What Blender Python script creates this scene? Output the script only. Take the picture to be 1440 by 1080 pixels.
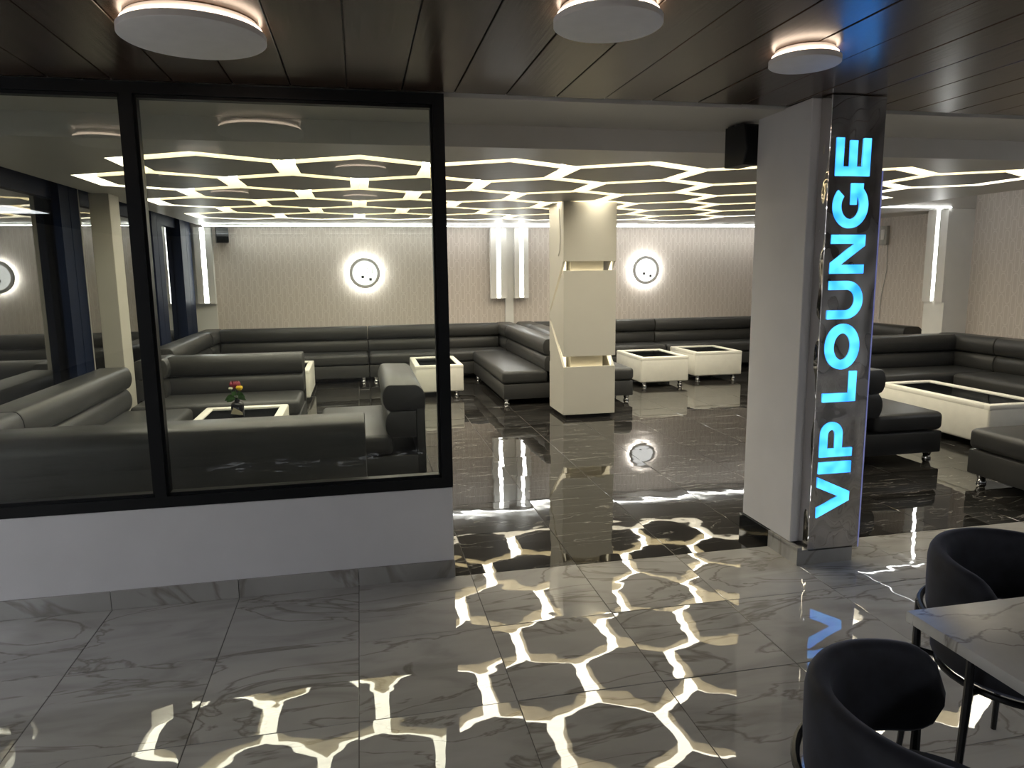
import bpy, bmesh, math, random
from mathutils import Vector, Matrix, geometry
random.seed(7)
for o in list(bpy.data.objects): bpy.data.objects.remove(o)
sc = bpy.context.scene
COL = sc.collection
PI = math.pi

# ------------------------------------------------------------------ camera
F, YAW, PITCH, ROLL, CH = 1011.0, .2055, -.1558, -.0107, 1.641
fw = Vector((math.sin(YAW)*math.cos(PITCH), math.cos(YAW)*math.cos(PITCH), math.sin(PITCH)))
r0 = Vector((math.cos(YAW), -math.sin(YAW), 0)); u0 = r0.cross(fw)
rr = r0*math.cos(ROLL) + u0*math.sin(ROLL); uu = -r0*math.sin(ROLL) + u0*math.cos(ROLL)
cd = bpy.data.cameras.new('camera'); cam = bpy.data.objects.new('camera', cd); COL.objects.link(cam)
cd.sensor_fit = 'HORIZONTAL'; cd.sensor_width = 36; cd.lens = F*36/1440; cd.clip_start = .05; cd.clip_end = 200
m = Matrix((rr, uu, -fw)).transposed().to_4x4(); m.translation = Vector((0, 0, CH)); cam.matrix_world = m
sc.camera = cam

# ------------------------------------------------------------------ world and exposure
w = bpy.data.worlds.new('night'); sc.world = w; w.use_nodes = True
w.node_tree.nodes['Background'].inputs[0].default_value = (.20, .30, .60, 1)
w.node_tree.nodes['Background'].inputs[1].default_value = .02
vs = sc.view_settings; vs.view_transform = 'Standard'; vs.look = 'None'; vs.gamma = 1; vs.use_curve_mapping = False
vs.exposure = 1.33

# brightness of the light givers (radiance, linear)
E_HEX = (5.2, 4.85, 3.95)        # diffuser inside the hexagon channels
E_COVE = (11.5, 11.7, 11.2)     # thin cove lines that wash the far wall
E_LED = (5.5, 5.6, 5.5)         # bare LED strips on walls and cove
E_HALO = (24.0, 24.4, 23.2)        # ring behind the round wall lamps
E_SLOT = (3.6, 3.0, 1.8)        # strips inside the column slots
E_DISC = (2.6, 2.0, 1.5)        # LED edge of the hall disc lamps
E_FILL = (4.7, 4.85, 5.1)      # added fill panels, out of view along the hall sides
E_BAR = (1.1, 1.13, 1.2)      # bar lamps at the far end of the hall

# ------------------------------------------------------------------ materials
MATS = {}
class NT:
    def __init__(s, name):
        s.m = bpy.data.materials.new(name); s.m.use_nodes = True
        s.t = s.m.node_tree; s.b = s.t.nodes['Principled BSDF']; s.out = s.t.nodes['Material Output']
        MATS[name] = s.m
    def n(s, typ, **kw):
        nd = s.t.nodes.new(typ)
        for k, v in kw.items():
            if k.startswith('i_'):
                nd.inputs[k[2:].replace('_', ' ')].default_value = v
            else: setattr(nd, k, v)
        return nd
    def l(s, a, b): s.t.links.new(a, b)
    def math(s, op, a, b=None, c=None):
        nd = s.t.nodes.new('ShaderNodeMath'); nd.operation = op
        for i, v in enumerate((a, b, c)):
            if v is None: continue
            if isinstance(v, (int, float)): nd.inputs[i].default_value = v
            else: s.l(v, nd.inputs[i])
        return nd.outputs[0]
    def ramp(s, fac, stops):
        nd = s.t.nodes.new('ShaderNodeValToRGB'); cr = nd.color_ramp
        while len(cr.elements) < len(stops): cr.elements.new(.5)
        for e, (p, c) in zip(cr.elements, stops): e.position = p; e.color = (*c, 1)
        s.l(fac, nd.inputs[0]); return nd.outputs[0]
    def bump(s, h, strength=.2, dist=.01):
        nd = s.n('ShaderNodeBump'); nd.inputs['Strength'].default_value = strength; nd.inputs['Distance'].default_value = dist
        s.l(h, nd.inputs['Height']); s.l(nd.outputs[0], s.b.inputs['Normal']); return nd
def plain(name, col, rough=.5, metal=0, noise=0, nscale=20, spec=.5, bumpd=0):
    s = NT(name); s.b.inputs['Base Color'].default_value = (*col, 1)
    s.b.inputs['Roughness'].default_value = rough; s.b.inputs['Metallic'].default_value = metal
    s.b.inputs['Specular IOR Level'].default_value = spec
    tc = s.n('ShaderNodeTexCoord'); nz = s.n('ShaderNodeTexNoise', i_Scale=nscale, i_Detail=4.0)
    s.l(tc.outputs['Object'], nz.inputs['Vector'])
    k = noise or .04
    s.l(s.ramp(nz.outputs['Fac'], [(.3, tuple(c*(1-k) for c in col)), (.7, tuple(min(1, c*(1+k)) for c in col))]), s.b.inputs['Base Color'])
    if bumpd: s.bump(nz.outputs['Fac'], .3, bumpd)
    return s
def emit(name, col):
    s = NT(name); st = max(col); s.b.inputs['Base Color'].default_value = (.8, .8, .8, 1)
    s.b.inputs['Emission Color'].default_value = (*[c/st for c in col], 1); s.b.inputs['Emission Strength'].default_value = st
    return s

plain('white_paint', (.78, .77, .74), .55, noise=.02, nscale=6)
plain('wall_paint', (.70, .69, .70), .6, noise=.03, nscale=4)
plain('ceiling_paint', (.62, .60, .565), .42, noise=.02, nscale=5)
plain('channel_glow_tint', (.42, .36, .235), .6)  # cream of the glow put into a darker tan, so lit sides don't clip
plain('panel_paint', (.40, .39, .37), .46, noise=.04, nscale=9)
plain('hall_wall', (.68, .67, .66), .7)
plain('black_frame', (.004, .005, .006), .4, spec=.3)
plain('navy_frame', (.005, .011, .034), .5, spec=.08)
plain('black_plastic', (.006, .006, .007), .45)
plain('black_metal', (.006, .006, .007), .38, metal=.3)
plain('cream_leather', (.80, .775, .69), .42, noise=.03, nscale=12)
plain('column_paint', (.50, .48, .42), .5, noise=.015, nscale=5)
plain('lamp_white', (.80, .78, .76), .6, noise=.03, nscale=14)
plain('grey_ring', (.66, .66, .67), .4)
plain('dark_dot', (.05, .05, .05), .4)
plain('grey_plastic', (.42, .41, .38), .5)
plain('grout', (.10, .095, .09), .8)
plain('red_petal', (.22, .012, .03), .5, noise=.3, nscale=60)
plain('yellow_petal', (.85, .55, .02), .5, noise=.15, nscale=60)
plain('white_petal', (.75, .72, .5), .5)
plain('leaf_green', (.05, .14, .03), .5, noise=.35, nscale=60)
plain('kraft_tag', (.42, .38, .26), .7)
plain('vase_glass', (.006, .006, .010), .05)
plain('table_glass', (.006, .007, .008), .03)
emit('led_hex', E_HEX); emit('led_white', E_LED); emit('led_cove', E_COVE); emit('led_halo', E_HALO); emit('led_slot', E_SLOT)
emit('led_disc', E_DISC); emit('led_bar', E_BAR); emit('fill_panel_glow', E_FILL); emit('led_slit', (.50, .43, .28)); emit('led_face', (.62, .63, .62)); emit('led_edge', (.008, .012, .07))
# chrome feet
s = plain('chrome', (.75, .75, .75), .08, metal=1)
# letters: acrylic lit from behind, a little uneven
s = NT('sign_blue'); tc = s.n('ShaderNodeTexCoord'); nz = s.n('ShaderNodeTexNoise', i_Scale=9.0, i_Detail=1.0)
s.l(tc.outputs['Object'], nz.inputs['Vector'])
s.l(s.ramp(nz.outputs['Fac'], [(.3, (.014, .19, 1.0)), (.62, (.065, .40, 1.0))]), s.b.inputs['Emission Color'])
s.b.inputs['Emission Strength'].default_value = 1.1; s.b.inputs['Base Color'].default_value = (.02, .08, .3, 1)
# leather
s = plain('grey_leather', (.043, .043, .042), .38, noise=.06, nscale=7, spec=.36)
tc = s.n('ShaderNodeTexCoord'); nz = s.n('ShaderNodeTexNoise', i_Scale=220.0, i_Detail=2.0); s.l(tc.outputs['Object'], nz.inputs['Vector'])
s.bump(nz.outputs['Fac'], .12, .002)
# velvet
s = plain('navy_velvet', (.012, .013, .019), .75, noise=.5, nscale=18)
s.b.inputs['Sheen Weight'].default_value = .6; s.b.inputs['Sheen Tint'].default_value = (.25, .27, .38, 1); s.b.inputs['Sheen Roughness'].default_value = .4
# polished steel sheet, slightly wavy
s = NT('steel'); s.b.inputs['Base Color'].default_value = (.66, .64, .62, 1); s.b.inputs['Metallic'].default_value = 1; s.b.inputs['Roughness'].default_value = .04
tc = s.n('ShaderNodeTexCoord'); mp = s.n('ShaderNodeMapping'); mp.inputs['Scale'].default_value = (6, 6, 3.2); s.l(tc.outputs['Object'], mp.inputs['Vector'])
nz = s.n('ShaderNodeTexNoise', i_Scale=1.0, i_Detail=1.0); s.l(mp.outputs[0], nz.inputs['Vector']); s.bump(nz.outputs['Fac'], .55, .06)
# thin panes: reflect by Fresnel of both faces, otherwise let light through
def glass(name, tint, ior, dirt, gain):
    s = NT(name); s.t.nodes.remove(s.b)
    fr = s.n('ShaderNodeFresnel', i_IOR=ior); k = s.math('MINIMUM', s.math('MULTIPLY', fr.outputs[0], gain), 1.0)
    tr = s.n('ShaderNodeBsdfTransparent'); tr.inputs[0].default_value = (*tint, 1)
    gl = s.n('ShaderNodeBsdfGlossy'); gl.inputs['Roughness'].default_value = 0.0; gl.inputs['Color'].default_value = (1, 1, 1, 1)
    mx = s.n('ShaderNodeMixShader'); s.l(k, mx.inputs[0]); s.l(tr.outputs[0], mx.inputs[1]); s.l(gl.outputs[0], mx.inputs[2])
    df = s.n('ShaderNodeBsdfDiffuse'); df.inputs[0].default_value = (.6, .6, .58, 1)
    mx2 = s.n('ShaderNodeMixShader'); mx2.inputs[0].default_value = dirt
    s.l(mx.outputs[0], mx2.inputs[1]); s.l(df.outputs[0], mx2.inputs[2]); s.l(mx2.outputs[0], s.out.inputs[0])
glass('clear_glass', (.93, .95, .93), 1.45, .0015, 1.0)
glass('night_glass', (.55, .60, .62), 1.75, .003, 1.7)
# marble tiles
def marble(name, stops, vein, vcol, rough, wob, spec=.5, dark=False):
    s = NT(name); s.b.inputs['Roughness'].default_value = rough; s.b.inputs['Specular IOR Level'].default_value = spec
    tc = s.n('ShaderNodeTexCoord'); oi = s.n('ShaderNodeObjectInfo')
    off = s.n('ShaderNodeVectorMath', operation='SCALE'); cmb = s.n('ShaderNodeCombineXYZ')
    for i in range(3): s.l(oi.outputs['Random'], cmb.inputs[i])
    s.l(cmb.outputs[0], off.inputs[0]); off.inputs['Scale'].default_value = 37.0
    ad = s.n('ShaderNodeVectorMath', operation='ADD'); s.l(tc.outputs['Object'], ad.inputs[0]); s.l(off.outputs[0], ad.inputs[1])
    P = ad.outputs[0]
    rot = s.n('ShaderNodeMapping'); rot.inputs['Rotation'].default_value = (0, 0, .55 if not dark else -.5); rot.inputs['Scale'].default_value = (1.2, 3.4, 1) if not dark else (.7, 5, 1)
    s.l(P, rot.inputs['Vector'])
    n1 = s.n('ShaderNodeTexNoise', i_Scale=1.6, i_Detail=6.0, i_Distortion=.8); s.l(rot.outputs[0], n1.inputs['Vector'])
    base = s.ramp(n1.outputs['Fac'], stops)
    n2 = s.n('ShaderNodeTexNoise', i_Scale=.9 if not dark else 1.3, i_Detail=5.0, i_Distortion=1.2); s.l(rot.outputs[0], n2.inputs['Vector'])
    v = s.math('ABSOLUTE', s.math('SUBTRACT', n2.outputs['Fac'], .5))
    vm = s.math('MULTIPLY', s.math('SUBTRACT', 1.0, s.math('MINIMUM', s.math('DIVIDE', v, vein), 1.0)), .75)
    mix = s.n('ShaderNodeMix', data_type='RGBA'); s.l(vm, mix.inputs[0]); s.l(base, mix.inputs[6]); mix.inputs[7].default_value = (*vcol, 1)
    s.l(mix.outputs[2], s.b.inputs['Base Color'])
    if wob:
        n3 = s.n('ShaderNodeTexNoise', i_Scale=3.4, i_Detail=1.6); s.l(P, n3.inputs['Vector']); s.bump(n3.outputs['Fac'], 1.0, wob)
marble('light_marble', [(.25, (.30, .285, .265)), (.5, (.43, .415, .39)), (.8, (.50, .485, .46))], .018, (.19, .17, .145), .012, .0022, .6)
marble('dark_marble', [(.3, (.008, .0075, .007)), (.6, (.022, .020, .018)), (.8, (.04, .037, .033))], .0065, (.24, .23, .21), .022, .0016, .6, True)
marble('table_marble', [(.25, (.52, .50, .46)), (.5, (.70, .68, .64)), (.8, (.78, .76, .72))], .014, (.20, .17, .14), .25, 0)
marble('skirting_marble', [(.25, (.26, .25, .235)), (.5, (.36, .35, .33)), (.8, (.42, .41, .39))], .02, (.2, .18, .16), .12, 0)
# wood planks of the hall ceiling
s = NT('wood_plank'); tc = s.n('ShaderNodeTexCoord'); oi = s.n('ShaderNodeObjectInfo')
mp = s.n('ShaderNodeMapping'); mp.inputs['Scale'].default_value = (60, 2.0, 1); s.l(tc.outputs['Object'], mp.inputs['Vector'])
mp2 = s.n('ShaderNodeCombineXYZ'); s.l(s.math('MULTIPLY', oi.outputs['Random'], 50.0), mp2.inputs[0]); s.l(mp2.outputs[0], mp.inputs['Location'])
nz = s.n('ShaderNodeTexNoise', i_Scale=1.0, i_Detail=6.0, i_Distortion=.4); s.l(mp.outputs[0], nz.inputs['Vector'])
s.l(s.ramp(nz.outputs['Fac'], [(.3, (.036, .022, .014)), (.7, (.078, .050, .034))]), s.b.inputs['Base Color'])
s.b.inputs['Roughness'].default_value = .26; s.b.inputs['Specular IOR Level'].default_value = .55; s.bump(nz.outputs['Fac'], .35, .0015)
# wallpaper: rows of interlocking rounded loops
s = NT('wallpaper'); geo = s.n('ShaderNodeNewGeometry'); sp = s.n('ShaderNodeSeparateXYZ'); s.l(geo.outputs['Position'], sp.inputs[0])
h = s.math('ADD', sp.outputs[0], sp.outputs[1])
u = s.math('DIVIDE', h, .088); col_ = s.math('FLOOR', u)
lx = s.math('MULTIPLY', s.math('SUBTRACT', s.math('FRACT', u), .5), .088)
zz = s.math('MULTIPLY_ADD', col_, .5, s.math('DIVIDE', sp.outputs[2], .26))
ly = s.math('MULTIPLY', s.math('SUBTRACT', s.math('FRACT', zz), .5), .26)
ey = s.math('MAXIMUM', s.math('SUBTRACT', s.math('ABSOLUTE', ly), .088), 0.0)
dd = s.math('SQRT', s.math('ADD', s.math('MULTIPLY', lx, lx), s.math('MULTIPLY', ey, ey)))
ln = s.math('SUBTRACT', 1.0, s.math('MINIMUM', s.math('DIVIDE', s.math('ABSOLUTE', s.math('SUBTRACT', dd, .032)), .011), 1.0))
st = s.math('MULTIPLY_ADD', s.math('SINE', s.math('MULTIPLY', h, 2*PI/.022)), .5, .5)
hh = s.math('MULTIPLY_ADD', ln, .8, s.math('MULTIPLY', st, .2))
s.l(s.ramp(hh, [(.05, (.60, .535, .485)), (.95, (.74, .68, .63))]), s.b.inputs['Base Color'])
s.b.inputs['Roughness'].default_value = .6; s.bump(hh, .3, .003)

# ------------------------------------------------------------------ helpers
def tag(o, label=None, cat=None, group=None, kind=None):
    if label: o['label'] = label
    if cat: o['category'] = cat
    if group: o['group'] = group
    if kind: o['kind'] = kind
    return o
def link(name, me, mat=None, parent=None, loc=None, rotz=0):
    o = bpy.data.objects.new(name, me); COL.objects.link(o)
    if mat and me and not me.materials: me.materials.append(MATS[mat])
    if loc is not None: o.location = loc
    if rotz: o.rotation_euler.z = rotz
    if parent: o.parent = parent
    return o
def obj(name, bm, mat, parent=None, smooth=False, loc=None, rotz=0):
    me = bpy.data.meshes.new(name); bmesh.ops.recalc_face_normals(bm, faces=bm.faces); bm.to_mesh(me); bm.free()
    if smooth:
        for p in me.polygons: p.use_smooth = True
        if smooth is True: me.set_sharp_from_angle(angle=.75)
    return link(name, me, mat, parent, loc, rotz)
def thing(name, label, cat, loc=(0, 0, 0), rotz=0, group=None, kind=None):
    o = bpy.data.objects.new(name, None); COL.objects.link(o); o.location = loc; o.rotation_euler.z = rotz
    o.empty_display_size = .1
    return tag(o, label, cat, group, kind)
def box(bm, x0, x1, y0, y1, z0, z1, r=0, seg=3):
    v = [bm.verts.new((x, y, z)) for z in (z0, z1) for y in (y0, y1) for x in (x0, x1)]
    fs = [bm.faces.new([v[i] for i in f]) for f in ((0, 2, 3, 1), (4, 5, 7, 6), (0, 1, 5, 4), (2, 6, 7, 3), (0, 4, 6, 2), (1, 3, 7, 5))]
    if r:
        es = {e for f in fs for e in f.edges}
        bmesh.ops.bevel(bm, geom=list(es), offset=r, segments=seg, profile=.5, affect='EDGES', clamp_overlap=True)
    return bm
def B(*a, **k): return box(bmesh.new(), *a, **k)
def prism(bm, pts, axis, a0, a1, bev=0):
    """extrude a polygon; axis x: pts are (y,z); axis y: (x,z); axis z: (x,y)"""
    def mk(p, a):
        return {'x': (a, p[0], p[1]), 'y': (p[0], a, p[1]), 'z': (p[0], p[1], a)}[axis]
    A = [bm.verts.new(mk(p, a0)) for p in pts]; C = [bm.verts.new(mk(p, a1)) for p in pts]; n = len(pts)
    f1 = bm.faces.new(A); f2 = bm.faces.new(C[::-1])
    for i in range(n): bm.faces.new((A[i], A[(i+1) % n], C[(i+1) % n], C[i]))
    if bev:
        es = set(f1.edges) | set(f2.edges)
        bmesh.ops.bevel(bm, geom=list(es), offset=bev, segments=2, profile=.5, affect='EDGES', clamp_overlap=True)
    return bm
def lathe(bm, prof, c=(0, 0, 0), n=32, cap=True):
    rings = []
    for (r, z) in prof:
        rings.append([bm.verts.new((c[0]+r*math.cos(2*PI*k/n), c[1]+r*math.sin(2*PI*k/n), c[2]+z)) for k in range(n)])
    for a, b in zip(rings, rings[1:]):
        for k in range(n): bm.faces.new((a[k], a[(k+1) % n], b[(k+1) % n], b[k]))
    if cap:
        bm.faces.new(rings[0]); bm.faces.new(rings[-1][::-1])
    return bm
def tube(bm, pts, r, n=10):
    pts = [Vector(p) for p in pts]; rings = []
    if isinstance(r, (int, float)): r = [r]*len(pts)
    for i, p in enumerate(pts):
        d = (pts[min(i+1, len(pts)-1)]-pts[max(i-1, 0)]).normalized()
        a = d.cross(Vector((0, 0, 1)) if abs(d.z) < .9 else Vector((1, 0, 0))).normalized(); b = d.cross(a)
        rings.append([bm.verts.new(p+(a*math.cos(2*PI*k/n)+b*math.sin(2*PI*k/n))*r[i]) for k in range(n)])
    for a, b in zip(rings, rings[1:]):
        for k in range(n): bm.faces.new((a[k], a[(k+1) % n], b[(k+1) % n], b[k]))
    bm.faces.new(rings[0]); bm.faces.new(rings[-1][::-1])
    return bm

# ================================================================== SETTING
WY = 3.70            # line of the glass partition, border between the two floors
LX, RX, FY = -2.52, 7.80, 11.85   # lounge: left glazing, right wall, far wall
ZH, ZC, ZT = 2.515, 2.373, 2.80   # hall ceiling, lounge ceiling, slab above

# ---- floor: bed of grout with every tile laid on it
floor = tag(obj('floor', B(-5.2, 9.2, -10.6, 12.1, -.10, -.0025), 'grout'), 'polished marble tile floor, light in the hall and dark in the lounge', 'floor', kind='structure')
tile_me = {}
for nm, mt in (('light_tile', 'light_marble'), ('dark_tile', 'dark_marble')):
    bm = B(-.2985, .2985, -.2985, .2985, -.012, 0, r=.0012, seg=1); me = bpy.data.meshes.new(nm); bmesh.ops.recalc_face_normals(bm, faces=bm.faces); bm.to_mesh(me); bm.free()
    me.materials.append(MATS[mt]); tile_me[nm] = me
X0T = -1.27
def lay(nm, x, y):
    o = link(nm, tile_me[nm], None, floor, (x, y, 0)); o.rotation_euler = (random.gauss(0, .0022), random.gauss(0, .0022), 0)
for j in range(8):
    for i in range(-2, 11): lay('light_tile', X0T+.6*i+.3, WY-.6*j-.3)
for j in range(14):
    for i in range(-3, 16):
        x, y = X0T+.6*i+.3, WY+.6*j+.3
        if x < LX-.2 or x > RX+.25 or y > FY+.25: continue
        lay('dark_tile', x, y)
# plain paving outside the tiles that can be told apart
bm = bmesh.new(); ye = WY-4.8
box(bm, -5.2, 9.2, -10.6, ye, -.012, -.0005); box(bm, -5.2, X0T-1.2, ye, WY, -.012, -.0005); box(bm, X0T+6.6, 9.2, ye, WY, -.012, -.0005)
tag(obj('paving', bm, 'light_marble', floor), kind='stuff')

# ---- outer walls of the lounge
tag(obj('wall_far', B(LX-.3, RX+.2, FY, FY+.15, 0, ZT), 'wallpaper'), 'taupe wallpaper wall with embossed loops behind the sofas', 'wall', kind='structure')
tag(obj('wall_right', B(RX, RX+.15, WY, FY, 0, ZT), 'wallpaper'), 'taupe wallpaper wall behind the right corner sofa', 'wall', kind='structure')
# hall shell behind and beside the camera
tag(obj('wall_back', B(-5.2, 9.2, -10.75, -10.6, 0, ZH), 'hall_wall'), 'plain grey end wall of the hall', 'wall', kind='structure')
tag(obj('wall_hall_left', B(-5.35, -5.2, -10.6, WY, 0, ZH), 'hall_wall'), 'plain grey side wall of the hall', 'wall', kind='structure')
tag(obj('wall_hall_right', B(9.2, 9.35, -10.6, WY, 0, ZH), 'hall_wall'), 'plain grey side wall of the hall on the sign side', 'wall', kind='structure')

# ---- ceilings
ceil = tag(obj('ceiling', B(-5.2, 9.2, -10.6, WY+.05, ZH+.012, ZT), 'black_frame'), 'dark wooden plank ceiling of the hall', 'ceiling', kind='structure')
bm = B(-.1265, .1265, -7.17, 7.17, 0, .014, r=.002, seg=1); plank = bpy.data.meshes.new('plank'); bmesh.ops.recalc_face_normals(bm, faces=bm.faces); bm.to_mesh(plank); bm.free(); plank.materials.append(MATS['wood_plank'])
k = 0
x = -5.07
while x < 9.2:
    link('plank', plank, None, ceil, (x, -3.46, ZH-.002+random.uniform(-.0015, .0015))); x += .259
tag(obj('ceiling_slab', B(LX-.3, RX+.2, WY+.05, FY+.15, ZT, ZT+.1), 'white_paint'), 'white upper slab above the lounge coves', 'ceiling', kind='structure')
tag(obj('ceiling_soffit', B(LX-.3, RX, WY+.055, 4.40, ZH-.012, ZT-.002), 'ceiling_paint'), 'plain white soffit between the wooden hall ceiling and the hexagon ceiling', 'ceiling', kind='structure')

# lounge ceiling with the hexagon channels
HX, HY, PX, PY = .035, 5.46, 1.003, .885
A_ = PX/2; T_ = PX/math.sqrt(3)/2*1.02; S_ = (PY-T_)/2
cells = []
for r in range(6):
    for k in range(7):
        i = -1+k if r % 2 == 0 else -1.5+k
        cells.append((HX+PX*i, HY+PY*r))
def hexv(c, d=0):
    # cell corners moved inwards by d, counter-clockwise from the far apex
    pts = [(0, S_+T_), (-A_, S_), (-A_, -S_), (0, -S_-T_), (A_, -S_), (A_, S_)]
    return offset([(c[0]+p[0], c[1]+p[1]) for p in pts], -d)
def offset(pts, d):
    out = []; n = len(pts)
    for i in range(n):
        p0, p, p1 = Vector(pts[i-1]), Vector(pts[i]), Vector(pts[(i+1) % n])
        e1 = (p-p0).normalized(); e2 = (p1-p).normalized(); n1 = Vector((e1.y, -e1.x)); n2 = Vector((e2.y, -e2.x))
        q = p+(n1+n2)/(1+n1.dot(n2))*d; out.append((q.x, q.y))
    return out
G = .075; DZ = .085
key = lambda p: (round(p[0], 3), round(p[1], 3))
edges = {}
for c in cells:
    v = [key(p) for p in hexv(c)]
    for a, b in zip(v, v[1:]+v[:1]): edges[(a, b)] = 1
bd = {a: b for (a, b) in edges if (b, a) not in edges}
start = next(iter(bd)); outline = [start]; q = bd[start]
while q != start: outline.append(q); q = bd[q]
hole = offset(outline, G)
plate = [(LX+.19, 4.40), (6.36, 4.40), (6.36, 8.05), (RX-.001, 8.05), (RX-.001, FY-.03), (LX+.19, FY-.03)]
bm = bmesh.new()
loops = [[Vector((x, y, ZC)) for x, y in plate], [Vector((x, y, ZC)) for x, y in hole]]
flat = [bm.verts.new(p) for lp in loops for p in lp]
for t in geometry.tessellate_polygon(loops):
    try: bm.faces.new([flat[i] for i in t])
    except ValueError: pass
def skirt(bm, pts, z0, z1):
    a = [bm.verts.new((x, y, z0)) for x, y in pts]; b = [bm.verts.new((x, y, z1)) for x, y in pts]
    for i in range(len(pts)): bm.faces.new((a[i], a[(i+1) % len(pts)], b[(i+1) % len(pts)], b[i]))
skirt(bm, plate, ZC, ZT-.002); skirt(bm, hole, ZC, ZC+DZ)
lc = tag(obj('ceiling_lounge', bm, 'ceiling_paint'), 'white lounge ceiling with glowing honeycomb channels', 'ceiling', kind='structure')
bm = prism(bmesh.new(), hexv((0, 0), G), 'z', 0, DZ); hx = bpy.data.meshes.new('hexagon_panel'); bmesh.ops.recalc_face_normals(bm, faces=bm.faces); bm.to_mesh(hx); bm.free()
hx.materials.append(MATS['panel_paint']); hx.materials.append(MATS['channel_glow_tint'])
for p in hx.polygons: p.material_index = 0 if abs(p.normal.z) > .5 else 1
for c in cells: link('hexagon_panel', hx, None, lc, (c[0], c[1], ZC))
bm = bmesh.new(); zt = ZC+DZ-.001
for c in cells:
    o, i = hexv(c), hexv(c, G)
    for k in range(6):
        bm.faces.new([bm.verts.new((*p, zt)) for p in (o[k], o[(k+1) % 6], i[(k+1) % 6], i[k])])
for k in range(len(hole)):
    k2 = (k+1) % len(hole); bm.faces.new([bm.verts.new((*p, zt)) for p in (hole[k], hole[k2], outline[k2], outline[k])])
bmesh.ops.remove_doubles(bm, verts=bm.verts, dist=1e-4)
tag(obj('light_diffuser', bm, 'led_hex', lc), 'glowing warm white diffuser inside the honeycomb channels')
# LED lines along the cove edges
def strip(name, label, *b, mat='led_white', group='LED lines along the lounge ceiling edge'):
    return tag(obj(name, B(*b), mat), label, 'light strip', group)
strip('led_strip', 'thin white LED line along the top of the far wallpaper wall', LX+.3, RX-.3, FY-.40, FY-.385, 2.340, 2.352, mat='led_cove')
strip('led_strip', 'white LED line along the stepped ceiling edge above the right corner sofa', 6.361, 6.372, 4.42, 8.04, ZC+.002, ZC+.016)
strip('led_strip', 'short white LED line on the ceiling step reaching the right wall pilaster', 6.372, 7.42, 8.036, 8.049, ZC+.001, ZC+.016)

# ---- left glazing
def window(nm, y0, y1, label):
    w = thing(nm, label, 'window', (LX, (y0+y1)/2, 0), kind='structure'); h = (y1-y0)/2
    obj('frame', box(box(box(box(bmesh.new(), -.04, .04, -h, h, 0, .10), -.04, .04, -h, h, 2.28, ZT-.001), -.04, .04, -h, -h+.06, .10, 2.28), -.04, .04, h-.06, h, .10, 2.28), 'navy_frame', w)
    obj('pane', B(-.004, .004, -h+.06, h-.06, .10, 2.28), 'night_glass', w)
window('window_1', WY+.12, 5.36, 'dark glazed window bay beside the glass partition')
window('window_2', 5.36, 7.0, 'dark glazed window bay behind the near left sofa')
window('window_3', 7.0, 9.6, 'dark glazed window bay behind the white pilaster')
window('window_4', 9.6, 11.05, 'narrow dark glazed window bay reflecting an LED strip')
window('window_5', 11.05, FY-.01, 'last dark window bay at the far corner')
for n, (y0, y1) in enumerate(((6.80, 7.22), (9.55, 10.0), (10.98, 11.60))):
    tag(obj('trim_%d' % (n+1), box(B(LX+.04, LX+.10, y0, (y0+y1)/2-.005, 0, ZT-.001), LX+.04, LX+.10, (y0+y1)/2+.005, y1, 0, ZT-.001), 'navy_frame'), ('dark window post behind the near left sofa', 'dark window post beyond the white pilaster', 'dark window post at the far corner')[n], 'post', kind='structure')
tag(obj('trim_4', B(LX+.04, LX+.10, 7.225, 7.25, .5, 2.6), 'grey_plastic'), 'light grey strip along a dark window post', 'trim', kind='structure')
tag(obj('pilaster', B(-2.36, -2.19, 7.30, 7.58, 0, ZC, r=.004, seg=1), 'column_paint'), 'slim cream pilaster standing against the dark windows', 'column')
tag(obj('wall_front', B(LX-.3, LX+.04, WY+.02, WY+.12, 0, ZT), 'wall_paint'), 'short wall end between partition and windows', 'wall', kind='structure')

# ---- partition: low wall, skirting, black frame, panes
tag(obj('wall_low', B(-5.2, .44, WY, WY+.14, 0, .50, r=.003, seg=1), 'wall_paint'), 'low white wall under the glass partition', 'wall', kind='structure')
sk = thing('baseboard_front', 'grey marble skirting of the low wall', 'skirting', (0, WY, 0), kind='structure')
xs = [X0T+.6*k for k in range(-6, 3)]+[.445]
for a, b in zip(xs, xs[1:]): obj('skirting_tile', B(a+.0015, b-.0015, -.012, -.0005, 0, .097, r=.001, seg=1), 'skirting_marble', sk)
gp = thing('glass_partition', 'black framed glass partition standing on the low white wall', 'partition', (0, WY+.05, .50))
y0, y1 = -.04, .05; zt = ZH-.006-.5
obj('top_rail', box(B(-5.15, .445, y0, y1, zt-.052, zt), -5.15, .40, y0+.02, y1-.02, zt-.066, zt-.05), 'black_frame', gp)
obj('bottom_rail', box(B(-5.15, .445, y0, y1, 0, .055), -5.15, .40, y0+.02, y1-.02, .05, .07), 'black_frame', gp)
for xa, xb in ((.388, .445), (-1.033, -.978), (-2.45, -2.395), (-3.87, -3.815), (-5.15, -5.095)):
    obj('post', box(B(xa, xb, y0, y1, .055, zt-.052), xa-.012, xb+.012 if xb < .4 else xb, y0+.02, y1-.02, .055, zt-.052), 'black_frame', gp)
for xa, xb in ((-.978, .388), (-2.395, -1.033), (-3.815, -2.45), (-5.095, -3.87)):
    obj('pane', B(xa, xb, .004, .012, .055, zt-.052), 'clear_glass', gp)

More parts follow.
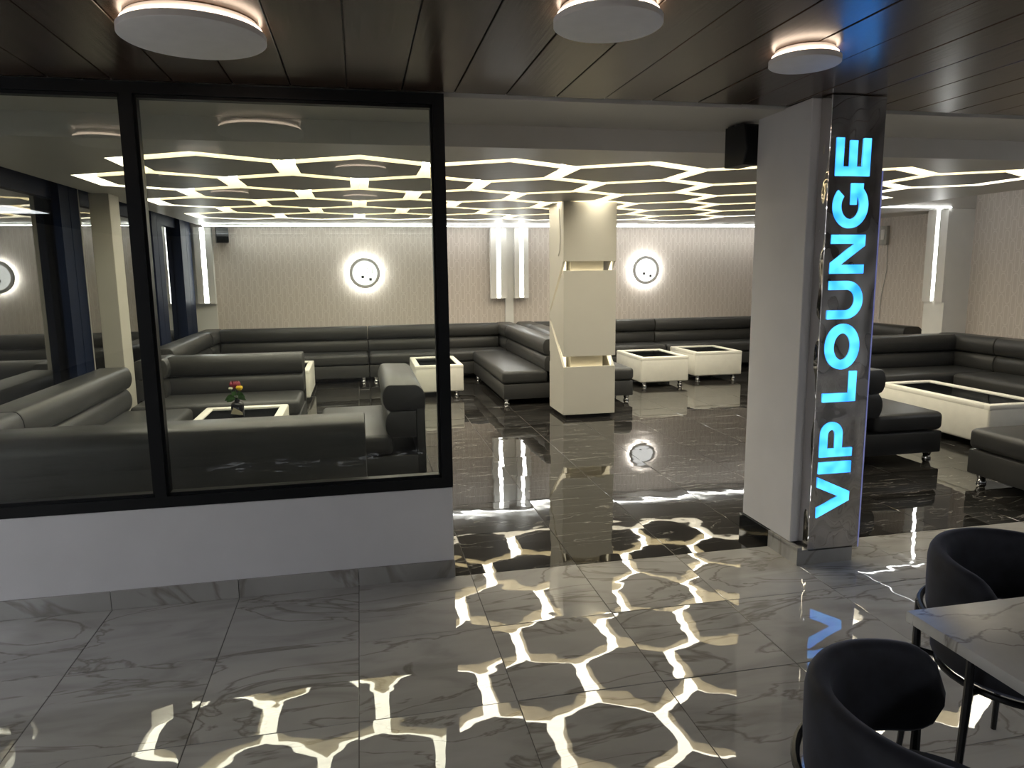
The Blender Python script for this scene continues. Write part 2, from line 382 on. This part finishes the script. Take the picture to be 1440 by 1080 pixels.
# ---- pillar with the sign
pil = thing('pillar', 'square white pillar carrying the mirrored sign', 'column', (2.50, 3.75, 0))
obj('shaft', B(-.165, .165, -.25, .27, .10, ZH-.003, r=.004, seg=1), 'wall_paint', pil)
obj('black_skirting', box(B(-.178, -.164, -.05, .272, 0, .10), -.178, .172, .27, .282, 0, .10), 'table_glass', pil)
obj('grey_skirting', box(B(-.178, .168, -.345, -.05, 0, .085), -.178, -.15, -.345, -.05, .08, .10), 'skirting_marble', pil)
sg = thing('illuminated_sign', 'tall mirror steel sign with glowing blue letters reading VIP LOUNGE', 'sign', (2.545, 3.405, .075))
steel = obj('steel_panel', B(-.160, .157, 0, .092, 0, ZH-.080, r=.003, seg=1), 'steel', sg)
obj('glowing_edge', B(.1575, .163, 0, .012, 0, ZH-.45), 'led_edge', sg)
LH = .198; XB = 2.622-2.545
def ring(cx, cy, rx, ry, t, a0, a1, n=28):
    out = []
    for k in range(n):
        a, b = math.radians(a0+(a1-a0)*k/n), math.radians(a0+(a1-a0)*(k+1)/n)
        f = lambda q, d: (cx+(rx-d)*math.cos(q), cy+(ry-d)*math.sin(q))
        out.append([f(a, 0), f(b, 0), f(b, t), f(a, t)])
    return out
def rect(a, b, c, d): return [[(a, c), (b, c), (b, d), (a, d)]]
t = .047
def glyph(ch, w):
    h = LH
    if ch == 'V': return [[(0, h), (.058, h), (w/2+.002, .062), (w/2-.026, 0)], [(w-.058, h), (w, h), (w/2+.026, 0), (w/2-.002, .062)], [(w/2-.026, 0), (w/2+.026, 0), (w/2, .066)]]
    if ch == 'I': return rect(0, w, 0, h)
    if ch == 'P': return rect(0, t, 0, h)+rect(t, w-.068, h-t+.004, h)+rect(t, w-.068, .064, .064+t-.004)+ring(w-.068, (h+.064)/2, .068, (h-.064)/2, t-.003, -90, 90)
    if ch == 'L': return rect(0, t, 0, h)+rect(t, w, 0, t-.004)
    if ch == 'O': return ring(w/2, h/2, w/2, h/2+.004, t+.004, 0, 360, 48)
    if ch == 'U': return rect(0, t, w/2-.01, h)+rect(w-t, w, w/2-.01, h)+ring(w/2, w/2-.01, w/2, w/2-.004, t, 180, 360)
    if ch == 'N': return rect(0, t, 0, h)+rect(w-t, w, 0, h)+[[(t*.1, h), (t+.01, h), (w-t*.1, 0), (w-t-.01, 0)]]
    if ch == 'G': return ring(w/2, h/2, w/2, h/2+.004, t, 48, 352, 40)+rect(w-t-.006, w-.002, .03, h/2)+rect(w/2+.005, w-.002, h/2-.034, h/2)
    if ch == 'E': return rect(0, t, 0, h)+rect(t, w, 0, t-.006)+rect(t, w, h-t+.006, h)+rect(t, w-.012, h/2-.021, h/2+.021)
for ch, z0, z1 in (('V', .268, .500), ('I', .519, .584), ('P', .613, .809), ('L', .920, 1.086), ('O', 1.098, 1.344), ('U', 1.369, 1.571), ('N', 1.609, 1.811), ('G', 1.844, 2.075), ('E', 2.109, 2.299)):
    bm = bmesh.new()
    for q in glyph(ch, z1-z0): prism(bm, [(XB-v, z0-.075+u) for u, v in q], 'y', -.006, .002)
    obj('letter', bm, 'sign_blue', steel)['label'] = 'glowing blue letter ' + ch

# ---- hall disc lamps
def disc_lamp(x, y, R, label, group=None):
    o = thing('disc_lamp', label, 'ceiling lamp', (x, y, ZH-.060), group=group)
    obj('disc', lathe(bmesh.new(), [(R-.006, 0), (R, .004), (R, .024), (R-.006, .028)], n=56), 'lamp_white', o, True)
    obj('led_rim', lathe(bmesh.new(), [(R-.022, .030), (R-.012, .030), (R-.012, .040), (R-.022, .040)], n=48, cap=False), 'led_disc', o, True)
    obj('mount', lathe(bmesh.new(), [(R-.024, .028), (R-.024, .0565)], n=48), 'lamp_white', o, True)
disc_lamp(-.535, 2.86, .245, 'large round white disc ceiling lamp with glowing rim above the glass partition')
disc_lamp(.86, 2.47, .185, 'medium round white disc ceiling lamp between the partition and the sign pillar')
disc_lamp(1.81, 2.78, .140, 'small round white disc ceiling lamp beside the sign pillar')
for x, y, R in ((-1.52, 2.40, .19), (-1.1, 1.75, .15), (.05, 1.25, .22), (-1.5, .55, .18), (-1.3, -.75, .2), (.05, -1.0, .2), (1.6, .6, .2), (3.0, 1.6, .2), (3.1, -.8, .2), (1.5, -2.2, .2)):
    disc_lamp(x, y, R, 'round white disc lamp in the row above the hall seats', 'disc lamps over the hall')
for x in (-2.9, -1.5, -.2, 1.1, 2.4):
    for y in (-8.4,):
        o = thing('bar_lamp', 'slim white bar lamp at the far end of the hall', 'ceiling lamp', (x, y, ZH-.06), group='bar lamps of the hall')
        obj('housing', B(-.47, .47, -.05, .05, .012, .056), 'lamp_white', o); obj('diffuser', B(-.45, .45, -.042, .042, 0, .0118), 'led_bar', o)
for x, y in ((-4.4, -3.0), (-4.4, -1.2), (-4.4, .6), (-4.4, 2.4), (3.4, -4.2), (3.4, -2.2), (3.4, -6.2), (7.9, .6), (7.9, 2.4)):  # fill panels added out of view to brighten the hall
    o = thing('added_fill_panel', ('added flat fill light out of view along the %s side of the hall' % ('window' if x < 0 else 'seating')), 'ceiling lamp', (x, y, ZH-.036), group='added fill panels of the hall')
    obj('housing', B(-.32, .32, -.62, .62, .006, .027), 'lamp_white', o); obj('diffuser', B(-.30, .30, -.60, .60, 0, .0058), 'fill_panel_glow', o)

# ---- clad column in the lounge
cx0, cx1, cy0, cy1 = 2.165, 2.765, 7.59, 8.19
cc = thing('clad_column', 'cream clad column with glowing slots in the middle of the lounge', 'column', (0, 0, 0))
obj('plinth', B(cx0+.04, cx1-.04, cy0+.04, cy1-.04, 0, .045), 'black_plastic', cc)
obj('core', B(cx0+.11, cx1-.11, cy0+.11, cy1-.11, .045, ZC-.002), 'column_paint', cc)
th = .022
za, zb, zc_, zd = .585, .700, 1.640, 1.738     # slot edges on the front
zm0, zm1 = 1.06, 1.19                        # where the side slots meet at the back
for nm, z0, z1 in (('front_panel', .045, za), ('front_panel', zb, zc_), ('front_panel', zd, ZC-.002)):
    obj(nm, B(cx0, cx1, cy0, cy0+th, z0, z1, r=.002, seg=1), 'column_paint', cc)
    obj('rear_panel', B(cx0, cx1, cy1-th, cy1, z0, z1, r=.002, seg=1), 'column_paint', cc)
ya, yb = cy0+th+.0005, cy1-th-.0005
for x in (cx0, cx1-th):
    obj('side_panel', prism(bmesh.new(), [(ya, .045), (yb, .045), (yb, zm0), (ya, za)], 'x', x, x+th), 'column_paint', cc)
    obj('side_panel', prism(bmesh.new(), [(ya, zb), (yb, zm0+.04), (yb, zm1-.04), (ya, zc_)], 'x', x, x+th), 'column_paint', cc)
    obj('side_panel', prism(bmesh.new(), [(ya, zd), (yb, zm1), (yb, ZC-.002), (ya, ZC-.002)], 'x', x, x+th), 'column_paint', cc)
for z in (za-.06, zc_-.05):
    obj('slot_shelf', B(cx0+th, cx1-th, cy0+th, cy1-th, z-.012, z), 'column_paint', cc)
    obj('slot_light', B(cx0+.06, cx1-.06, cy0+.085, cy0+.105, z+.01, z+.022), 'led_slot', cc)
for x in (cx0+th+.012, cx1-th-.018):
    obj('slit_light', prism(bmesh.new(), [(ya+.012, za-.03), (yb-.01, zm0-.03), (yb-.01, zm0+.05), (ya+.012, zb+.02)], 'x', x, x+.006), 'led_slit', cc)
    obj('slit_light', prism(bmesh.new(), [(ya+.012, zc_-.03), (yb-.01, zm1-.06), (yb-.01, zm1+.03), (ya+.012, zd+.02)], 'x', x, x+.006), 'led_slit', cc)
tag(obj('loose_wire', tube(bmesh.new(), [(cx0-.004, 7.85, 2.36), (cx0-.012, 7.72, 2.30), (cx0-.006, 7.70, 2.0), (cx0-.006, 7.72, 1.86), (cx0-.010, 7.76, 1.80)], .004, 6), 'grey_plastic', cc), 'thin grey wire hanging down the side')

# ---- far wall: pilasters with LED boxes, right pilaster
tag(obj('pilaster', B(2.365, 2.50, FY-.06, FY-.001, 0, 2.338), 'white_paint'), 'narrow white pilaster between two LED boxes on the far wall', 'column')
tag(obj('pilaster', B(LX+.06, -2.16, FY-.06, FY-.031, 0, 2.338), 'white_paint'), 'narrow white pilaster in the far corner by the windows', 'column')
def ledbox(x0, x1, y, z0, label):
    o = thing('led_wall_box', label, 'wall lamp', ((x0+x1)/2, y, z0), group='LED boxes on the far wall'); h = (x1-x0)/2
    obj('housing', box(B(-h, -.033, -.11, 0, 0, 2.335-z0), .033, h, -.11, 0, 0, 2.335-z0), 'white_paint', o)
    obj('back', box(B(-.033, .033, -.085, 0, 0, 2.335-z0), -h, h, -.115, 0, -.012, -.0005), 'white_paint', o)
    obj('light_strip', B(-.024, .024, -.105, -.0855, .004, 2.33-z0), 'led_white', o)
ledbox(2.105, 2.365, FY-.061, 1.21, 'white box with a vertical LED line, on the window side of the narrow white pilaster')
ledbox(2.50, 2.735, FY-.061, 1.21, 'white box with a vertical LED line, between the narrow white pilaster and a round lamp')
ledbox(-2.40, -2.15, FY-.061, 1.21, 'white box with a vertical LED line in the corner by the windows')
rp = thing('pilaster', 'wide white pilaster with an LED line against the right wall', 'column', (7.60, 8.20, 0))
obj('shaft', B(-.165, .199, -.145, .20, 0, ZC-.002), 'white_paint', rp)
obj('led_channel', box(B(-.20, -.166, -.145, -.005, 1.18, ZC-.005), -.20, -.166, .055, .20, 1.18, ZC-.005), 'white_paint', rp)
obj('light_strip', B(-.19, -.166, -.003, .053, 1.24, ZC-.003), 'led_white', rp)

# ---- round wall lamps
for n, x in enumerate((.089, 4.83)):
    o = thing('round_wall_lamp', ('round backlit wall lamp with grey ring nearer the windows', 'round backlit wall lamp with grey ring beside the clad column')[n], 'wall lamp', (x, FY, 1.634), group='round wall lamps on the far wall')
    def disc(name, prof, mat, segs=48, cap=True):
        bm = lathe(bmesh.new(), prof, n=segs, cap=cap); bmesh.ops.rotate(bm, verts=bm.verts, cent=(0, 0, 0), matrix=Matrix.Rotation(PI/2, 3, 'X')); return obj(name, bm, mat, o, True)
    disc('halo_light', [(.205, .012), (.205, .05)], 'led_halo', cap=False)
    disc('mount', [(.16, .001), (.16, .058)], 'lamp_white')
    face = disc('face', [(.205, .059), (.205, .068)], 'led_face')
    disc('ring', [(.236, .058), (.242, .062), (.242, .080), (.192, .080), (.192, .0685)], 'grey_ring', cap=False)
    for dx, dz in ((-.035, -.06), (.085, -.10)): obj('dot', B(dx-.021, dx+.021, -.076, -.0685, dz-.021, dz+.021, r=.004, seg=1), 'dark_dot', face)
    if n == 0:
        bm = bmesh.new()
        for a in ((.03, .12, -.005, .003), (.03, .12, .072, .08), (.03, .038, -.005, .08), (.112, .12, -.005, .08)): box(bm, a[0], a[1], -.072, -.0685, a[2], a[3])
        obj('square_mark', bm, 'grey_plastic', face)

# ---- speakers and switch box
def speaker(x, y, z, rz, label, sc_=1, hw=.056):
    o = thing('loudspeaker', label, 'speaker', (x, y, z), rz)
    h = .118*sc_
    obj('cabinet', prism(bmesh.new(), [(-.085*sc_, -h), (.09*sc_, -h), (.09*sc_, h), (-.085*sc_, h), (-.115*sc_, -h*.2)], 'x', -hw, hw, .006), 'black_plastic', o)
    obj('grille', prism(bmesh.new(), [(-.119*sc_, -h*.2), (-.09*sc_, -h*.9), (-.0865*sc_, -h*.9), (-.1155*sc_, -h*.2), (-.09*sc_, h*.9), (-.0935*sc_, h*.9)], 'x', -hw+.008, hw-.008), 'black_frame', o)
    obj('bracket', B(-.02, .02, .06*sc_, .11*sc_, h-.001, h+.03), 'black_metal', o)
speaker(2.305, 4.15, 2.372, math.radians(10), 'black loudspeaker hanging by the white sign pillar', 1.0)
speaker(-2.00, FY-.14, 2.222, math.radians(15), 'black loudspeaker in the far corner by the windows', .95, .085)
o = thing('switch_box', 'grey switch box on the right wallpaper wall', 'switch', (RX, 9.68, 2.11), kind=None)
sb = obj('box', B(-.05, -.0005, -.09, .09, -.14, .14, r=.006), 'grey_plastic', o); obj('cover', B(-.058, -.0505, -.05, .02, -.06, .09, r=.002), 'lamp_white', sb)
tag(obj('cable', tube(bmesh.new(), [(RX-.012, 9.60, 1.97), (RX-.012, 9.58, 1.6), (RX-.012, 9.66, 1.2), (RX-.012, 9.68, .85)], .005, 6), 'grey_plastic'), 'thin grey cable running down from the switch box', 'cable')

# ================================================================== FURNITURE
def roll(y0, y1, z0, z1, top=False):
    """side profile of a padded back roll: bulging front, rounded top, straight rear"""
    h = z1-z0; r = h*.5; pts = []
    for k in range(9):
        a = -PI/2+PI*k/8*(1.0)
        pts.append((y0+r*.55-r*.55*math.cos(a), z0+r+r*math.sin(a)))
    if top:
        rr_ = .10
        for k in range(1, 6):
            a = PI/2*k/5; pts.append((y1-rr_+rr_*math.sin(a), z1-rr_+rr_*math.cos(a)))
        pts.append((y1, z0))
    else: pts += [(y1, z1), (y1, z0)]
    return pts
def sofa(label, x, y, rz, L, D=.83, seat=.53, sx0=None, sx1=None, bx0=None, bx1=None, seams=(), feet=None, ret=(), top=.81, group=None):
    """local x runs along the sofa from its (x,y) corner, local -y is the front, y=0..D"""
    o = thing('sofa', label, 'sofa', (x, y, 0), rz, group)
    sx0 = 0 if sx0 is None else sx0; sx1 = L if sx1 is None else sx1; bx0 = 0 if bx0 is None else bx0; bx1 = L if bx1 is None else bx1
    g = .003
    obj('base', B(sx0+.004, sx1-.004, .012, D-.06, .075, .262, r=.012, seg=2), 'grey_leather', o, True)
    cuts = [sx0]+[q for q in seams if sx0 < q < sx1]+[sx1]
    for a, b in zip(cuts, cuts[1:]):
        obj('seat_cushion', B(a+g, b-g, 0, seat+.05, .266, .425, r=.045, seg=4), 'grey_leather', o, True)
    cuts = [bx0]+[q for q in seams if bx0 < q < bx1]+[bx1]
    for a, b in zip(cuts, cuts[1:]):
        obj('back_cushion', prism(bmesh.new(), roll(seat-.005, D-.07, .400, .605), 'x', a+g, b-g, .012), 'grey_leather', o, True)
        obj('head_roll', prism(bmesh.new(), roll(seat-.02, D, .608, top, True), 'x', a+g, b-g, .014), 'grey_leather', o, True)
    obj('back_panel', B(bx0+.004, bx1-.004, D-.069, D-.004, .075, .72, r=.008, seg=2), 'grey_leather', o, True)
    ft = feet or [(sx0+.09, .07), (sx1-.09, .07), (sx0+.09, D-.14), (sx1-.09, D-.14)]
    for fx, fy in ft: obj('foot', lathe(bmesh.new(), [(.034, 0), (.036, .012), (.026, .03), (.042, .074)], (fx, fy, 0), 14), 'chrome', o, True)
    for side in ret:   # short padded corner return closing one end of the sofa
        if len(side) == 4: sd, y0, y1, th_ = side; x0 = 0
        e = x0 if sd == 'L' else L
        sg_ = 1 if sd == 'L' else -1
        def sw(pts): return [(e+sg_*(th_-p[0]), p[1]) for p in pts]
        obj('corner_cushion', prism(bmesh.new(), sw(roll(0, th_-.03, .400, .605)), 'y', y0, y1, .012), 'grey_leather', o, True)
        obj('corner_roll', prism(bmesh.new(), sw(roll(-.015, th_, .608, top, True)), 'y', y0, y1, .014), 'grey_leather', o, True)
        xa, xb = sorted((e+sg_*.004, e+sg_*.066))
        obj('corner_panel', B(xa, xb, y0+.004, y1-.004, .075, .72, r=.008, seg=2), 'grey_leather', o, True)
    return o
R90 = PI/2
FR = FY-.075            # rear plane of the far run
# far wall run (faces the camera: local front -y -> world -Y, no rotation)
sofa('long grey leather sofa on the far wall under the round lamp nearer the windows', LX+.105, FR-.83, 0, 2.505, bx0=.32, ret=[('L', .003, .83, .32)])
sofa('grey leather sofa on the far wall under the window-side LED box', .095, FR-.83, 0, 2.40, bx1=2.085, ret=[('R', .003, .83, .31)])
sofa('grey leather sofa on the far wall under the round lamp beside the clad column', 2.505, FR-.83, 0, 2.38, bx0=.315, ret=[('L', .003, .83, .31)])
sofa('long grey leather sofa on the far wall partly hidden by the sign pillar', 4.89, FR-.83, 0, 2.88, bx1=2.57, ret=[('R', .003, .83, .31)])
# rows running towards the camera; rz=-90: front faces -X, local x runs towards -Y ; rz=+90: front faces +X, local x runs towards +Y
def west(label, rear_x, y_near, y_far, back_far=None, **k):     # faces -X, rear at rear_x
    D = k.get('D', .83); L = y_far-y_near; bf = (back_far or y_far)-y_far
    return sofa(label, rear_x-D, y_far, -R90, L, bx0=-bf, **k)
def east(label, rear_x, y_near, y_far, back_far=None, **k):     # faces +X
    D = k.get('D', .83); L = y_far-y_near; bf = (back_far or y_far)-y_near
    return sofa(label, rear_x+D, y_near, R90, L, bx1=bf, **k)
FRF = FR-.83-.004
west('grey leather sofa with its back to the clad column side, facing the windows', 2.495, 8.55, FRF)
east('grey leather sofa behind the clad column facing the white cube tables', 2.505, 8.45, FRF)
east('grey leather sofa along the far dark windows', LX+.105, 8.75, FRF)
west('grey leather sofa along the right wall below the switch box', RX-.03, 8.75, FRF)
# group behind the glass
sofa('dark grey leather sofa with its back against the glass partition', .0, 4.07+.86, PI, 2.415, D=.86, bx1=2.09, ret=[('R', .003, .86, .32)])
east('grey leather sofa along the dark windows behind the glass partition', LX+.105, 4.94, 7.02, D=.86, seat=.55, back_far=7.14)
sofa('grey leather sofa facing the rose vase table with its back to the far group', -2.25, 7.15, 0, 1.63, D=.98, seat=.64, sx0=.10, bx0=.30, ret=[('L', .50, .979, .33)], feet=[(1.54, .07), (1.54, .8), (.2, .8), (.2, .12)])
west('short grey leather sofa seen end-on behind the open edge of the glass', .45, 5.38, 6.72)
# right group
east('grey leather sofa half hidden by the sign pillar, facing the long white table', 3.87, 5.10, 6.32, D=.94, seat=.61)
sofa('grey leather bench sofa at the frame edge in front of the long white table', 6.90, 4.55, PI, 2.39, D=.84)
sofa('grey leather corner sofa in front of the right wall pilaster', 4.95, 7.00, 0, 2.57, D=.86, seat=.55, bx1=2.24, ret=[('R', .003, .86, .33)])
west('grey leather corner sofa along the right wall', 7.52, 4.60, 6.992, D=.88, seat=.55)

def cube_table(label, x0, x1, y0, y1, h=.43, group=None):
    o = thing('cube_table', label, 'table', ((x0+x1)/2, (y0+y1)/2, 0), group=group); a, b = (x1-x0)/2, (y1-y0)/2; q = .075
    obj('body', B(-a, a, -b, b, .072, h-.03, r=.022, seg=3), 'cream_leather', o, True)
    bm = bmesh.new()
    for f in ((-a, a, -b, -b+q), (-a, a, b-q, b), (-a, -a+q, -b+q-.02, b-q+.02), (a-q, a, -b+q-.02, b-q+.02)): box(bm, *f, h-.06, h, r=.016, seg=2)
    obj('padded_rim', bm, 'cream_leather', o, True)
    obj('glass_top', B(-a+q-.012, a-q+.012, -b+q-.012, b-q+.012, h-.031, h-.012), 'table_glass', o)
    for sx in (-1, 1):
        for sy in (-1, 1): obj('foot', lathe(bmesh.new(), [(.034, 0), (.036, .012), (.026, .03), (.042, .074)], (sx*(a-.09), sy*(b-.09), 0), 14), 'chrome', o, True)
    return o
GT = 'white cube tables with black glass tops'
cube_table('white leather cube table with black glass top carrying the rose vase', -1.43, -.70, 5.80, 6.95, group=GT)
cube_table('white leather cube table mostly hidden behind the sofa facing the vase', -1.35, -.67, 9.35, 10.40, group=GT)
cube_table('white leather cube table behind the open edge of the glass partition', .66, 1.30, 9.36, 10.40, group=GT)
cube_table('white leather cube table beside the clad column', 3.80, 4.52, 9.38, 10.39, group=GT)
cube_table('white leather cube table beside the sign pillar', 4.80, 5.56, 9.76, 10.66, group=GT)
cube_table('long white leather table with black glass top in the right corner group', 5.38, 6.02, 5.22, 6.62, group=GT)

# ---- vase and roses
vx, vy, vz = -1.085, 6.52, .419
o = thing('vase', 'small dark glass vase with a kraft tag on the white table', 'vase', (vx, vy, vz))
vb = obj('body', lathe(bmesh.new(), [(.046, 0), (.054, .006), (.054, .10), (.046, .115), (.024, .125), (.020, .15), (.025, .16)], n=24), 'vase_glass', o, True)
obj('tag', prism(bmesh.new(), [(-.05, .03), (.05, .015), (.045, .04), (-.025, .085)], 'y', -.060, -.056), 'kraft_tag', vb)
def rose(label, top, mat, size, leaves, base):
    r = thing('rose', label, 'flower', (vx, vy, vz), group=None); t_ = Vector(top)
    obj('stem', tube(bmesh.new(), [base, (base[0]*.5+t_.x*.3, base[1]*.5+t_.y*.3, .16), (t_.x*.8, t_.y*.8, (t_.z+.16)/2), tuple(t_)], .004, 6), 'leaf_green', r)
    bm = bmesh.new()
    for ly in range(3):
        for k in range(5):
            a = 2*PI*k/5+ly*.6; R_ = size*(.45+.28*ly); lean = .15+.28*ly
            rows = []
            for i in range(5):
                f = i/4; row = []
                for j in range(5):
                    g_ = (j/4-.5)*1.5*math.sin(PI*min(1, .25+f*.62)); hh_ = size*(f*1.5)
                    rad = R_*math.sin(PI*(.16+.62*f))+lean*size*.10*f
                    row.append(bm.verts.new((t_.x+rad*math.cos(a+g_), t_.y+rad*math.sin(a+g_), t_.z-size*.5+hh_*(1-.12*abs(j-2)*f))))
                rows.append(row)
            for i in range(4):
                for j in range(4): bm.faces.new((rows[i][j], rows[i][j+1], rows[i+1][j+1], rows[i+1][j]))
    obj('petals', bm, mat, r, 'all')
    for (lx, ly_, lz, ang, ln) in leaves:
        bm = bmesh.new(); rows = []
        for i in range(6):
            f = i/5; wd = ln*.34*math.sin(PI*min(.98, f*.95+.03)); d = Vector((math.cos(ang), math.sin(ang)*.3-.2, .25-.6*f)).normalized()
            p = Vector((lx, ly_, lz))+Vector((math.cos(ang)*ln*f, -.25*ln*f, ln*(.5*f-.75*f*f)))
            s_ = Vector((-math.sin(ang)*.3, -.35, 1)).normalized()
            rows.append([bm.verts.new(p+s_*wd), bm.verts.new(p+Vector((0, -.006, 0))), bm.verts.new(p-s_*wd)])
        for i in range(5):
            for j in range(2): bm.faces.new((rows[i][j], rows[i][j+1], rows[i+1][j+1], rows[i+1][j]))
        obj('leaf', bm, 'leaf_green', r, 'all')
rose('dark red rose standing in the vase', (-.012, .01, .262), 'red_petal', .046, [(-.01, -.02, .165, PI*1.0, .085), (.0, -.02, .19, .5, .085)], (-.004, 0, .12))
rose('yellow rose standing lower in the vase', (.032, -.045, .245), 'yellow_petal', .028, [(.01, -.03, .16, .2, .075), (.005, -.03, .20, 2.2, .065)], (.006, -.004, .12))
rose('small cream rosebud standing in the vase', (-.040, -.045, .245), 'white_petal', .017, [(-.01, -.03, .15, 2.9, .07)], (-.008, -.004, .12))

# ---- hall table and chairs
tb = thing('dining_table', 'marble topped table at the frame edge in the hall', 'table', (1.80, 1.10, 0))
obj('table_top', B(-.435, .435, -.50, .42, .722, .752, r=.003, seg=2), 'table_marble', tb, True)
obj('pedestal', lathe(bmesh.new(), [(.05, .03), (.04, .06), (.04, .70), (.12, .7215)], n=24), 'black_metal', tb, True)
obj('foot_plate', lathe(bmesh.new(), [(.27, 0), (.27, .012), (.06, .0299)], n=40), 'black_metal', tb, True)
def chair(label, x, y, back, group):
    """back = direction (radians) in which the curved back bulges"""
    o = thing('tub_chair', label, 'chair', (x, y, 0), back, group)
    bm = bmesh.new(); N = 44; TH = math.radians(112); rings = []
    for i in range(N+1):
        th_ = -TH+2*TH*i/N; e = abs(th_)/TH
        k = max(0, (e-.80)/.20); rnd = 1-math.sqrt(max(0, 1-k*k))
        zt_ = .768-.030*e*e-.105*rnd; zb_ = .520+.01*e+.085*rnd
        mid, hz = (zt_+zb_)/2, max(.006, (zt_-zb_)/2); tk = .030*(1-.25*rnd)
        R_ = .238; row = []
        for j in range(16):
            a = 2*PI*j/16; ca, sa = math.cos(a), math.sin(a)
            px_ = tk*math.copysign(abs(ca)**.7, ca); pz = hz*math.copysign(abs(sa)**.45, sa)
            rad = R_+px_+.035*(mid+pz-.62)
            row.append(bm.verts.new((rad*math.cos(th_), rad*math.sin(th_), mid+pz)))
        rings.append(row)
    for a, b in zip(rings, rings[1:]):
        for j in range(16): bm.faces.new((a[j], a[(j+1) % 16], b[(j+1) % 16], b[j]))
    bm.faces.new(rings[0]); bm.faces.new(rings[-1][::-1])
    cb = obj('curved_back', bm, 'navy_velvet', o, 'all')
    obj('seat', lathe(bmesh.new(), [(.05, .405), (.225, .408), (.243, .425), (.245, .46), (.228, .482), (.15, .490), (.04, .492)], n=40), 'navy_velvet', o, True)
    obj('back_rail', tube(bmesh.new(), [(.281*math.cos(a), .281*math.sin(a), .565) for a in [-TH*.9+TH*1.8*i/28 for i in range(29)]], .010, 8), 'black_metal', cb, True)
    obj('seat_ring', tube(bmesh.new(), [(.225*math.cos(a), .225*math.sin(a), .393) for a in [2*PI*i/32 for i in range(33)]], .010, 8), 'black_metal', o, True)
    for a in (-.80, .80, -TH*.9, TH*.9):
        ca, sa = math.cos(a), math.sin(a)
        obj('leg', tube(bmesh.new(), [(.284*ca, .284*sa, .572), (.281*ca, .281*sa, .40), (.31*ca, .31*sa, 0)], [.010, .013, .009], 8), 'black_metal', o, True)
        obj('stretcher', tube(bmesh.new(), [(.226*ca, .226*sa, .393), (.280*ca, .280*sa, .40)], .009, 8), 'black_metal', o, True)
GC = 'tub chairs at the marble table'
chair('dark navy velvet tub chair pulled up to the short side of the marble table', 1.152, 1.160, math.radians(157), GC)
chair('dark navy velvet tub chair between the marble table and the sign pillar', 1.965, 1.715, PI/2+.12, GC)
